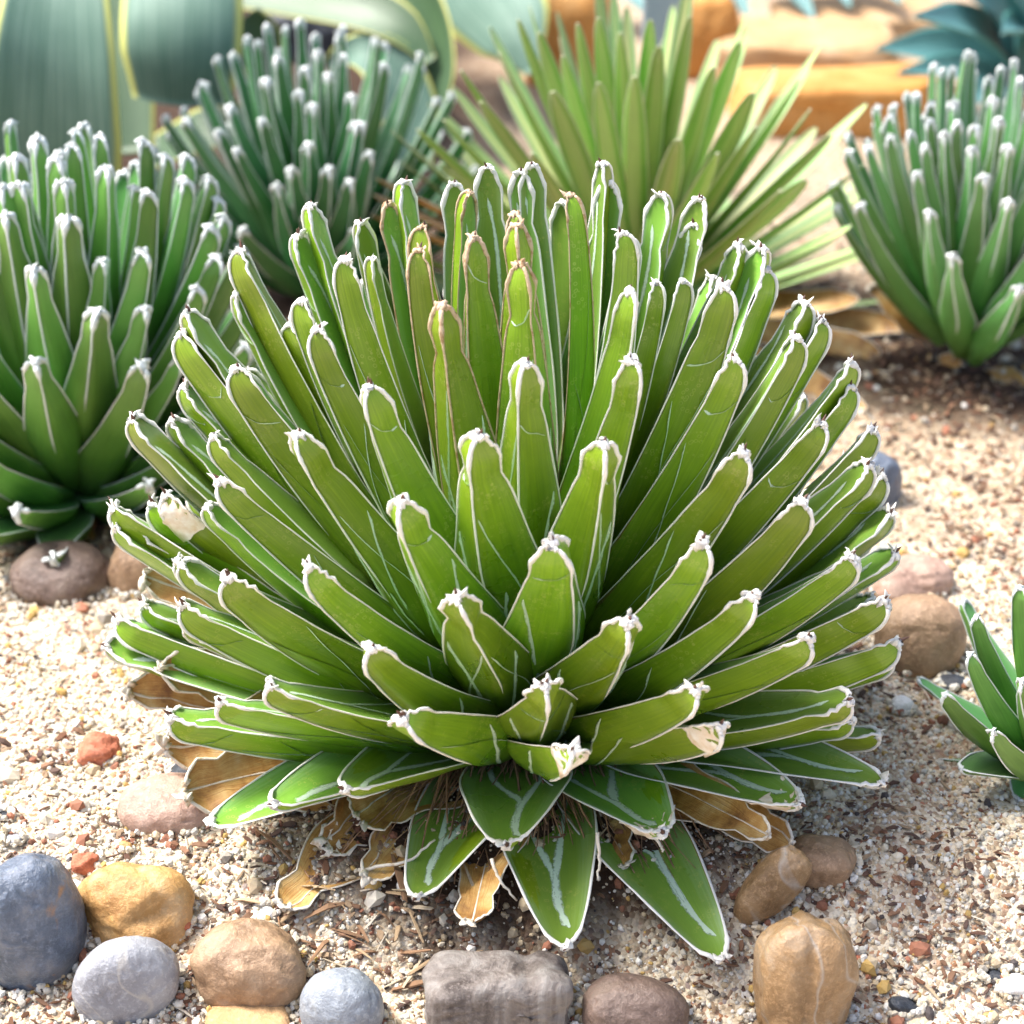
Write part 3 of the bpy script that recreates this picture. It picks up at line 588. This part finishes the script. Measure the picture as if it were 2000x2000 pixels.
chips(2200, (-.5, .6), (-.34, .7), 12, [(.62, .50, .33), (.52, .38, .24), (.70, .62, .50)], .004, .015, (.05, .16), 'dry_straw', 'pale dry straw and leaf shreds scattered on the sand', 'straw', lambda x, y: (.12 + dens_sp(x, y)).clip(0, 1))
sx = G(680, 1780)
chips(70, (sx.x - .05, sx.x + .06), (sx.y - .035, sx.y + .03), 14, [(.48, .34, .20), (.28, .16, .09), (.58, .48, .34)], .008, .026, (.05, .18), 'leaf_shreds', 'heap of pale dead leaf shreds at the front foot of the central agave', 'straw')

# ------------------------------------------------------------------ stones
def ico_sphere(sub):
    V = [tuple(v) for v in ICO]; F = [tuple(f) for f in ICF]
    for _ in range(sub):
        mp = {}; F2 = []
        def mid(a, b_):
            k = (min(a, b_), max(a, b_))
            if k not in mp:
                p = np.array(V[a]) + np.array(V[b_]); p /= np.linalg.norm(p); V.append(tuple(p)); mp[k] = len(V) - 1
            return mp[k]
        for a, b_, c in F:
            x, y, z = mid(a, b_), mid(b_, c), mid(c, a); F2 += [(a, x, z), (b_, y, x), (c, z, y), (x, y, z)]
        F = F2
    return np.array(V), np.array(F)
SPH = ico_sphere(4); SPH3 = ico_sphere(3)
def stone_mat(name, c1, c2, c3, scale=18, vein=None, rough=.48, thr=.5, band=False, patch=None):
    m, t, b = NT(name); ob = coords(t)
    n = ntex(t, ob, scale * 2.2, 6, .65, .6)
    if band: n = ntex(t, mapping(t, ob, (9, 9, .7)), scale * 2.4, 5, .65, .6)
    col = ramp(t, n, [(.30, c1), (thr, c2), (.72, c3)])
    f = ntex(t, ob, 380, 4, .75); col = mixc(t, math_(t, 'MULTIPLY_ADD', f, 4., -2.0, True), col, tuple(min(1, x * 1.55 + .03) for x in c2))
    sp = math_(t, 'MULTIPLY_ADD', ntex(t, ob, 150, 4, .7), 7., -4.4, True); col = mixc(t, math_(t, 'MULTIPLY', sp, .5), col, tuple(x * .45 for x in c1))
    if vein:
        vn = math_(t, 'ABSOLUTE', math_(t, 'SUBTRACT', ntex(t, ob, 14, 2, .5, 1.0), .5)); k = math_(t, 'MULTIPLY_ADD', vn, -90., 1., True)
        col = mixc(t, math_(t, 'MULTIPLY', k, .55), col, vein)
    if patch:
        k = math_(t, 'MULTIPLY_ADD', ntex(t, ob, 26, 4, .6, .4), 16., -9.0, True); col = mixc(t, math_(t, 'MULTIPLY', k, .85), col, patch)
    t.links.new(col, b.inputs['Base Color'])
    t.links.new(math_(t, 'MULTIPLY_ADD', n, -.35, rough + .18), b.inputs['Roughness'])
    bump(t, math_(t, 'ADD', f, math_(t, 'MULTIPLY', n, 2.2)), b, .6, .0016); return m
STONES = []
def stone(name, label, px, py, wpx, hpx, dratio, mat, rot=0, seed=0, p=2.3, bury=.25, amp=.10, tilt=0, sub=SPH, dents=1, fn=None, freq=1.6):
    """px,py: visible centre in the photo; wpx/hpx: half sizes in photo pixels"""
    g = G(px, py + hpx * .75); dep = (g - CAM).dot(FW); u = TANH * dep / 1000
    a = wpx * u; c = hpx * u / .93; b_ = a * dratio
    V = sub[0].copy(); d = np.sign(V) * np.abs(V) ** (2 / p); r = (np.abs(V) ** p).sum(1) ** (-1 / p); V = V * r[:, None]
    out = np.empty_like(V); o3 = Vector((seed * 3.7, seed * 1.9, seed * 5.1))
    for i, v in enumerate(V):
        vv = Vector(v); k = 1 + amp * noise.noise(vv * freq * .55 + o3) * 1.6 + amp * .45 * noise.noise(vv * freq * 1.7 + o3) + amp * .10 * noise.noise(vv * freq * 6 + o3) - .035 * max(0, noise.noise(vv * 5.3 + o3) - .25) * 3
        out[i] = v * k
    if fn: out = fn(out)
    out = out * [a, b_, c]
    ca, sa = math.cos(tilt), math.sin(tilt); out = out @ np.array([[ca, 0, -sa], [0, 1, 0], [sa, 0, ca]]).T
    ca, sa = math.cos(rot), math.sin(rot); out = out @ np.array([[ca, -sa, 0], [sa, ca, 0], [0, 0, 1]]).T
    zmin = out[:, 2].min(); loc = Vector((g.x, g.y + b_ * .45, float(height(g.x, g.y)))); 
    out[:, 2] += -zmin - (out[:, 2].max() - zmin) * bury
    # keep the visible centre where the photo has it
    P = AY(px, py, loc.y); loc.z += (P.z - (loc.z + out[:, 2].mean())) * .8
    loc.x = P.x; loc.z -= .10 * c; STONES.append((loc.x, loc.y, a, b_, rot, loc.z, c))
    o = link(name, np_mesh(name, out, sub[1]), mat, None, loc); tag(o, label, 'stone'); return o
m_blue = stone_mat('blue_grey_stone', (.045, .06, .085), (.105, .13, .175), (.26, .26, .27), 22, None, .32, patch=(.40, .20, .07))
m_och = stone_mat('ochre_stone', (.30, .13, .035), (.45, .25, .085), (.52, .38, .22), 16)
m_gry = stone_mat('grey_stone', (.19, .19, .21), (.28, .285, .31), (.38, .385, .40), 20, (.52, .48, .42))
m_tan = stone_mat('tan_stone', (.17, .10, .055), (.30, .19, .11), (.40, .28, .18), 20)
m_lgr = stone_mat('pale_grey_stone', (.16, .18, .22), (.24, .265, .30), (.34, .36, .38), 30)
m_brn = stone_mat('brown_stone', (.07, .045, .035), (.135, .09, .07), (.22, .165, .13), 24)
m_dbr = stone_mat('wet_brown_stone', (.16, .085, .03), (.31, .19, .09), (.40, .31, .22), 15, (.45, .42, .38), .35)
m_pnk = stone_mat('pinkish_stone', (.26, .15, .11), (.38, .25, .19), (.44, .33, .27), 16, None, .5)
m_wood = stone_mat('grooved_stone', (.035, .022, .018), (.15, .125, .11), (.30, .28, .26), 3.5, None, .65, .5, True)
m_red = stone_mat('red_lava', (.28, .07, .035), (.45, .15, .08), (.52, .22, .14), 60, None, .85)
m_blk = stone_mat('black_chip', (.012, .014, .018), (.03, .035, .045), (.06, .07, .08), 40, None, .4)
m_wht = stone_mat('white_pebble', (.62, .62, .60), (.76, .76, .74), (.82, .82, .82), 40, None, .4)
m_snd = stone_mat('sandstone', (.40, .15, .02), (.50, .23, .05), (.54, .32, .12), 9, None, .75)
m_snl = stone_mat('pale_sandstone', (.38, .20, .08), (.46, .28, .13), (.50, .35, .22), 8, None, .75)
def nick(out):
    k = np.exp(-((out[:, 0] - .35) ** 2 * 8 + (out[:, 2] - .1) ** 2 * 60)) * (out[:, 1] < 0); out[:, 1] += k * .10; return out
def crease(out):
    k = np.exp(-((out[:, 0] + .12 - .1 * out[:, 2]) ** 2) * 90) * (out[:, 2] > -.2); out[:, 1] += k * .12; return out
def block(out):
    out = out.copy(); g = (np.abs(((out[:, 0] * 9) % 1) - .5) < .22) * (out[:, 1] < .2); out[:, 1] += g * .05
    k = np.exp(-((out[:, 0] - .38) ** 2) * 60) * (out[:, 2] > .3); out[:, 2] -= k * .16; return out
stone('cobble', 'big glossy blue grey cobble with an orange patch at the lower left edge', 45, 1795, 108, 150, .8, m_blue, .3, 1, 2.2, .12)
stone('cobble', 'ochre yellow cobble between the blue grey and the tan ones', 268, 1762, 112, 82, .75, m_och, -.1, 2, 2.2, .15, .16, fn=nick, tilt=.12)
stone('cobble', 'flat oval grey cobble with thin pale veins below the ochre one', 248, 1915, 100, 92, .6, m_gry, .2, 3, 2.4, .1, .06, tilt=-.5)
stone('cobble', 'round tan brown cobble right of the veined grey one', 487, 1890, 103, 82, .8, m_tan, .1, 4, 2.5, .15, .14)
stone('cobble', 'smooth pale blue grey cobble cut by the lower edge', 668, 1968, 82, 82, .8, m_lgr, 0, 5, 2.1, .1, .05)
stone('rock', 'squarish grooved brown rock at the lower edge below the agave', 975, 1955, 142, 80, .5, m_wood, .02, 6, 4.5, .05, .11, fn=block)
stone('cobble', 'dark brown rounded cobble right of the grooved rock', 1238, 1978, 108, 72, .7, m_brn, 0, 7, 2.2, .1, .08)
stone('cobble', 'upright amber brown cobble with a crease at the lower right', 1568, 1918, 98, 140, .8, m_dbr, .1, 8, 2.6, .1, .14, fn=crease)
stone('cobble', 'slanting brown cobble half under the right side of the agave', 1510, 1722, 48, 92, .8, m_dbr, .1, 9, 2.3, .12, .12, tilt=-.55)
stone('cobble', 'small tan cobble beside the slanting brown one', 1603, 1682, 66, 46, .8, m_tan, 0, 10, 2.6, .2, .1)
stone('cobble', 'smooth pinkish oval cobble left of the dry leaves', 335, 1572, 100, 54, .8, m_pnk, 0, 11, 2.1, .2, .06)
stone('cobble', 'dark flat brown cobble under the left agave', 118, 1122, 102, 56, .8, m_brn, 0, 12, 2.3, .2, .1)
stone('cobble', 'reddish brown cobble behind the left leaf tips of the central agave', 275, 1105, 62, 60, .8, m_tan, 0, 13, 2.3, .2, .1)
stone('cobble', 'round orange tan cobble to the right of the central agave', 1798, 1242, 90, 84, .9, m_pnk if 0 else m_tan, 0, 14, 2.2, .2, .08)
stone('cobble', 'split pink brown stone behind the round orange tan cobble', 1775, 1132, 80, 40, .7, m_pnk, .3, 15, 2.5, .2, .16)
stone('cobble', 'dark slate blue cobble peeping out behind the right leaf tips', 1712, 940, 48, 66, .9, m_blue, 0, 16, 2.2, .2, .1)
stone('rock', 'cream lumpy rock at the lower edge in front of the tan cobble', 490, 2010, 90, 34, .8, m_snl, 0, 17, 2.4, .1, .14)
stone('pebble', 'rough red lava pebble on pale sand, the largest of the red ones', 198, 1466, 46, 28, .8, m_red, .2, 21, 2.2, .1, .35, sub=SPH3)
stone('pebble', 'red lava pebble resting between blue grey and ochre cobbles', 168, 1688, 30, 24, .8, m_red, .2, 22, 2.2, .1, .3, sub=SPH3)
stone('pebble', 'dark red pebble at the right foot of the ochre cobble', 350, 1806, 24, 26, .8, m_red, .2, 23, 2.2, .1, .3, sub=SPH3)
stone('pebble', 'tiny orange red pebble below the ochre cobble by the blue one', 152, 1838, 16, 16, .8, m_red, .2, 24, 2.2, .1, .3, sub=SPH3)
stone('pebble', 'shiny white pebble above the tan brown cobble', 522, 1786, 19, 14, .8, m_wht, .2, 25, 2.2, .1, .1, sub=SPH3)
stone('pebble', 'white pebble below the round orange tan cobble', 1762, 1378, 24, 18, .8, m_wht, .2, 26, 2.2, .1, .1, sub=SPH3)
stone('pebble', 'black stone chip beside the round orange tan cobble', 1862, 1335, 30, 14, .8, m_blk, .2, 27, 2.6, .1, .1, sub=SPH3)
stone('pebble', 'black stone chip above the smooth pinkish cobble', 378, 1505, 44, 22, .8, m_blk, .1, 28, 2.6, .1, .2, sub=SPH3)
stone('pebble', 'elongated black chip at the lower edge near the amber brown cobble', 1768, 1968, 34, 16, .6, m_blk, .1, 29, 2.8, .1, .15, sub=SPH3, tilt=-.5)
stone('pebble', 'small black chip near the right edge beside a white pebble', 1940, 1908, 24, 10, .6, m_blk, .1, 30, 2.8, .1, .15, sub=SPH3)
stone('pebble', 'whitish pebble at the right edge beside a black chip', 1980, 1925, 34, 20, .8, m_wht, .1, 31, 2.3, .1, .2, sub=SPH3)
stone('pebble', 'small orange pebble on the sand right of the amber brown cobble', 1672, 1876, 15, 10, .8, m_red, .1, 32, 2.3, .1, .2, sub=SPH3)
stone('pebble', 'yellow pebble above the ochre cobble', 245, 1655, 15, 12, .8, m_och, .1, 33, 2.3, .1, .2, sub=SPH3)
stone('pebble', 'golden yellow pebble at the lower right edge', 1925, 1988, 15, 10, .8, m_och, .1, 34, 2.3, .1, .2, sub=SPH3)
stone('pebble', 'small black pebble at the left edge above the blue grey cobble', 8, 1595, 18, 8, .8, m_blk, .1, 35, 2.3, .1, .2, sub=SPH3)
stone('pebble', 'grey pebble above the blue grey cobble', 25, 1640, 20, 10, .8, m_gry, .1, 36, 2.3, .1, .2, sub=SPH3)
stone('pebble', 'small black pebble on the sand left of the red lava pebble', 165, 1418, 14, 8, .8, m_blk, .1, 37, 2.3, .1, .2, sub=SPH3)
# grit banked against the stones
sv = list(STONES); r_ = np.random.RandomState(77); xs, ys = [], []
for (x0, y0, a, b_, rot, z0, c) in sv:
    n = int(60 + 9000 * a); ph = r_.rand(n) * 6.283; k = .86 + .34 * r_.rand(n) ** 1.3
    lx, ly = a * k * np.cos(ph), b_ * k * np.sin(ph); xs.append(x0 + lx * math.cos(rot) - ly * math.sin(rot)); ys.append(y0 + lx * math.sin(rot) + ly * math.cos(rot))
BX, BY = np.concatenate(xs), np.concatenate(ys)
scatter(len(BX), None, None, .0007, .0026, 2., PP, 78, None, 'banked_grit', sub=1.3, xy=(BX, BY))['label'] = 'loose grit banked against the feet of the cobbles'
# background sandstone
stone('sandstone_block', 'long orange sandstone block, the nearest of the blocks behind', 1650, 208, 215, 62, .45, m_snd, .06, 41, 7, .05, .05, freq=2)
stone('sandstone_block', 'pale flat sandstone slab resting behind the long orange block', 1570, 110, 175, 50, .7, m_snl, -.05, 42, 6, .0, .06, freq=2)
stone('sandstone_block', 'rounded sandstone boulder right beside the grey post', 1370, 80, 70, 90, .8, m_snd, .1, 43, 3, .05, .1)
stone('sandstone_block', 'upper pale sandstone slab furthest back', 1680, 48, 170, 34, .7, m_snl, .1, 44, 6, .0, .06, freq=2)
stone('sandstone_block', 'orange boulder behind the striped agave, left of the post', 1110, 80, 95, 110, .8, m_snd, 0, 45, 3, .05, .1)
stone('rock', 'rock coloured dark for the shade under the large variegated leaves', 600, 60, 110, 60, .8, m_blk, 0, 46, 3, .05, .12)  # near-black colour stands in for the shaded gap between the leaves

# ------------------------------------------------------------------ broad background leaves
def broad_mat(name, body, pale, edge):
    m, t, b = NT(name); uv = coords(t, 'UV'); sep = t.nodes.new('ShaderNodeSeparateXYZ'); t.links.new(uv, sep.inputs[0])
    st = ntex(t, mapping(t, uv, (.8, 22, 1)), 1.3, 3, .6); col = ramp(t, st, [(.3, body), (.7, pale)])
    n = ntex(t, coords(t), 12, 3); col = mixc(t, math_(t, 'MULTIPLY_ADD', n, 1.5, -.5, True), col, tuple(x * .75 for x in body))
    fr = math_(t, 'ABSOLUTE', math_(t, 'SUBTRACT', sep.outputs[1], .5)); k = math_(t, 'MULTIPLY_ADD', math_(t, 'ADD', fr, math_(t, 'MULTIPLY', st, .05)), 22., -9.9, True)
    col = mixc(t, k, col, edge); t.links.new(col, b.inputs['Base Color']); b.inputs['Roughness'].default_value = .45; bump(t, st, b, .3, .002); return m
M['broad'] = broad_mat('glaucous_broad_leaf', (.045, .125, .085), (.17, .27, .21), (.50, .52, .14))
M['broad_dark'] = broad_mat('green_broad_leaf', (.03, .08, .03), (.08, .15, .06), (.42, .42, .10))
M['broad'].node_tree.nodes['Principled BSDF'].inputs['Roughness'].default_value = .65
M['broad_blue'] = broad_mat('teal_leaf', (.04, .16, .15), (.16, .34, .34), (.06, .20, .18))
def broad(parent, pts, W, nrm=(0, -1, .3), mat='broad', cup=.22, thick=.004, pw=None, name='leaf'):
    P = np.array([tuple(p) for p in pts]); n = 26; t0 = np.linspace(0, 1, len(P)); tt = np.linspace(0, 1, n)
    C = np.array([np.interp(tt, t0, P[:, k]) for k in range(3)]).T
    for _ in range(10): C[1:-1] = (C[:-2] + 2 * C[1:-1] + C[2:]) / 4
    Wd = np.interp(tt, np.linspace(0, 1, len(W)), W); T = np.gradient(C, axis=0); T /= np.linalg.norm(T, axis=1)[:, None]
    N = np.tile(nrmz(np.array(nrm, float)), (n, 1)); Sd = np.cross(T, N); Sd /= np.linalg.norm(Sd, axis=1)[:, None]; N = np.cross(Sd, T)
    x = np.linspace(-1, 1, 11); V = []
    th = lambda s_: (1 - x ** 2) * s_
    top = C[:, None] + (x[None] * Wd[:, None])[..., None] * Sd[:, None] + ((cup * x[None] ** 2) * Wd[:, None])[..., None] * N[:, None]
    bot = top - (thick * (1.02 - x ** 2))[None, :, None] * N[:, None]
    V = np.concatenate([top, bot[:, ::-1]], 1); m = V.shape[1]
    fu = np.concatenate([np.linspace(0, 1, 11), np.linspace(1, 0, 11)]); U = np.stack([np.repeat(tt, m), np.tile(fu, n)], 1)
    i = np.arange(n - 1)[:, None] * m; j = np.arange(m)[None]; j2 = (j + 1) % m
    Q = np.stack([i + j, i + j2, i + m + j2, i + m + j], -1).reshape(-1, 4)
    loc = parent.location; V = V.reshape(-1, 3) - np.array(loc)
    caps = [np.arange(m)[None], (np.arange(m)[::-1] + (n - 1) * m)[None]]
    return link(name, np_mesh(name, V, [Q] + caps, uv=U), M[mat], parent)
bl = empty('broad_leaved_agave', AY(260, -60, 1.15)); bl.location.z = 0; tag(bl, 'large agave with broad blue green leaves and yellow edges at the upper left', 'agave')
bl.location = (-.42, 1.15, 0)
broad(bl, [AY(112, 420, .62), AY(106, 250, .60), AY(106, 100, .60), AY(112, -40, .63), AY(120, -200, .70)], [.053, .053, .047, .038, .025], (0, -1, .25), cup=.18)
broad(bl, [AY(352, -220, .98), AY(350, -120, .86), AY(350, 0, .80), AY(348, 110, .78), AY(352, 208, .79)], [.045, .052, .052, .051, .042], (0, -1, .2), cup=-.25)
broad(bl, [AY(640, -140, 1.2), AY(760, -30, 1.1), AY(830, 60, 1.04), AY(845, 160, 1.0), AY(820, 260, .98)], [.05, .05, .042, .032, .015], (-.5, -1, .3), 'broad_dark', cup=.3)
broad(bl, [AY(880, -140, 1.3), AY(940, -30, 1.15), AY(1000, 50, 1.08), AY(1040, 140, 1.05)], [.06, .058, .042, .008], (-.3, -1, .4), cup=-.2)
broad(bl, [AY(420, -40, 1.15), AY(560, -10, 1.1), AY(700, 10, 1.05), AY(790, 50, 1.02), AY(840, 120, 1.0)], [.03, .026, .026, .02, .006], (0, -1, .8), 'broad_dark', cup=.2)
broad(bl, [AY(640, 130, 1.05), AY(690, 90, 1.02), AY(760, 120, 1.0), AY(800, 220, .98), AY(800, 330, .95)], [.006, .016, .028, .03, .02], (.3, -1, .6), 'broad', cup=.3)
broad(bl, [AY(470, 40, .95), AY(500, 80, .95), AY(520, 160, .95)], [.02, .026, .012], (0, -1, .5), 'broad_dark')
broad(bl, [AY(230, -20, 1.0), AY(235, 130, .95), AY(240, 300, .9)], [.03, .034, .03], (0, -1, .4), 'broad_dark')
broad(bl, [AY(300, 300, .85), AY(380, 260, .83), AY(460, 240, .82), AY(500, 250, .82)], [.02, .026, .022, .006], (0, -1, 1.4), 'broad_dark', cup=.1)
broad(bl, [AY(-20, 320, 1.0), AY(-10, 150, 1.0), AY(20, -20, 1.0)], [.04, .04, .03], (0, -1, .3), 'broad_dark')
gb = empty('blue_agave', (.62, 1.25, .04)); tag(gb, 'blue green agave with pointed leaves at the upper right corner', 'agave')
for k, (a, b_, w0) in enumerate([((1990, 170), (1715, 95), .030), ((1995, 200), (1760, 140), .024), ((2000, 150), (1790, 30), .034), ((2010, 120), (1850, -40), .036), ((2020, 160), (1930, -70), .036), ((1995, 215), (1850, 215), .022),
                                 ((2060, 160), (2080, -60), .04), ((2030, 230), (1905, 250), .022), ((2040, 120), (1960, 60), .03)]):
    dy = .10 + .05 * (k % 3); A_ = AY(a[0], a[1], 1.22); E_ = AY(b_[0], b_[1], 1.22 - dy); Mi = (A_ + E_) / 2 + Vector((0, 0, .02))
    broad(gb, [A_, Mi, E_ ], [w0 * .9, w0, w0 * .7, .002], (-.2, -1, 1.), 'broad_blue', cup=.3)
g2 = empty('blue_agave', (.28, 1.6, .2)); tag(g2, 'dark green agave leaves hanging in at the top edge above the sandstone', 'agave')
for a, b_, w0 in [((1380, -120), (1465, 42), .022), ((1480, -110), (1590, 38), .024), ((1560, -120), (1660, 12), .024), ((1640, -90), (1760, 5), .024), ((1180, -80), (1310, 60), .03)]:
    A_ = AY(a[0], a[1], 1.5); E_ = AY(b_[0], b_[1], 1.38); broad(g2, [A_, (A_ + E_) / 2 + Vector((0, 0, .012)), E_], [w0, w0, w0 * .6, .002], (-.2, -1, .6), 'broad_blue', cup=.3)
# dark shrubbery far behind the bed
# ------------------------------------------------------------------ post
m_post, t_, b_p = NT('grey_post'); b_p.inputs['Base Color'].default_value = (.30, .37, .40, 1); b_p.inputs['Roughness'].default_value = .5
pb = AY(1288, 150, .92); ac = Acc(); pw = .0165
zz = [-.05, .2, .42]
V = []
for z in zz:
    for a, b2 in ((-1, -.9), (-.9, -1), (.9, -1), (1, -.9), (1, .9), (.9, 1), (-.9, 1), (-1, .9)): V.append((a * pw, b2 * pw * .5, z))
Q = [[k * 8 + q, k * 8 + (q + 1) % 8, k * 8 + 8 + (q + 1) % 8, k * 8 + 8 + q] for k in range(2) for q in range(8)]
me = np_mesh('post', V, [np.array(Q), np.array([[16 + q for q in range(8)]])], smooth=False)
tag(link('post', me, m_post, None, (pb.x, .92, 0)), 'plain grey flat post standing behind the striped agave', 'post')
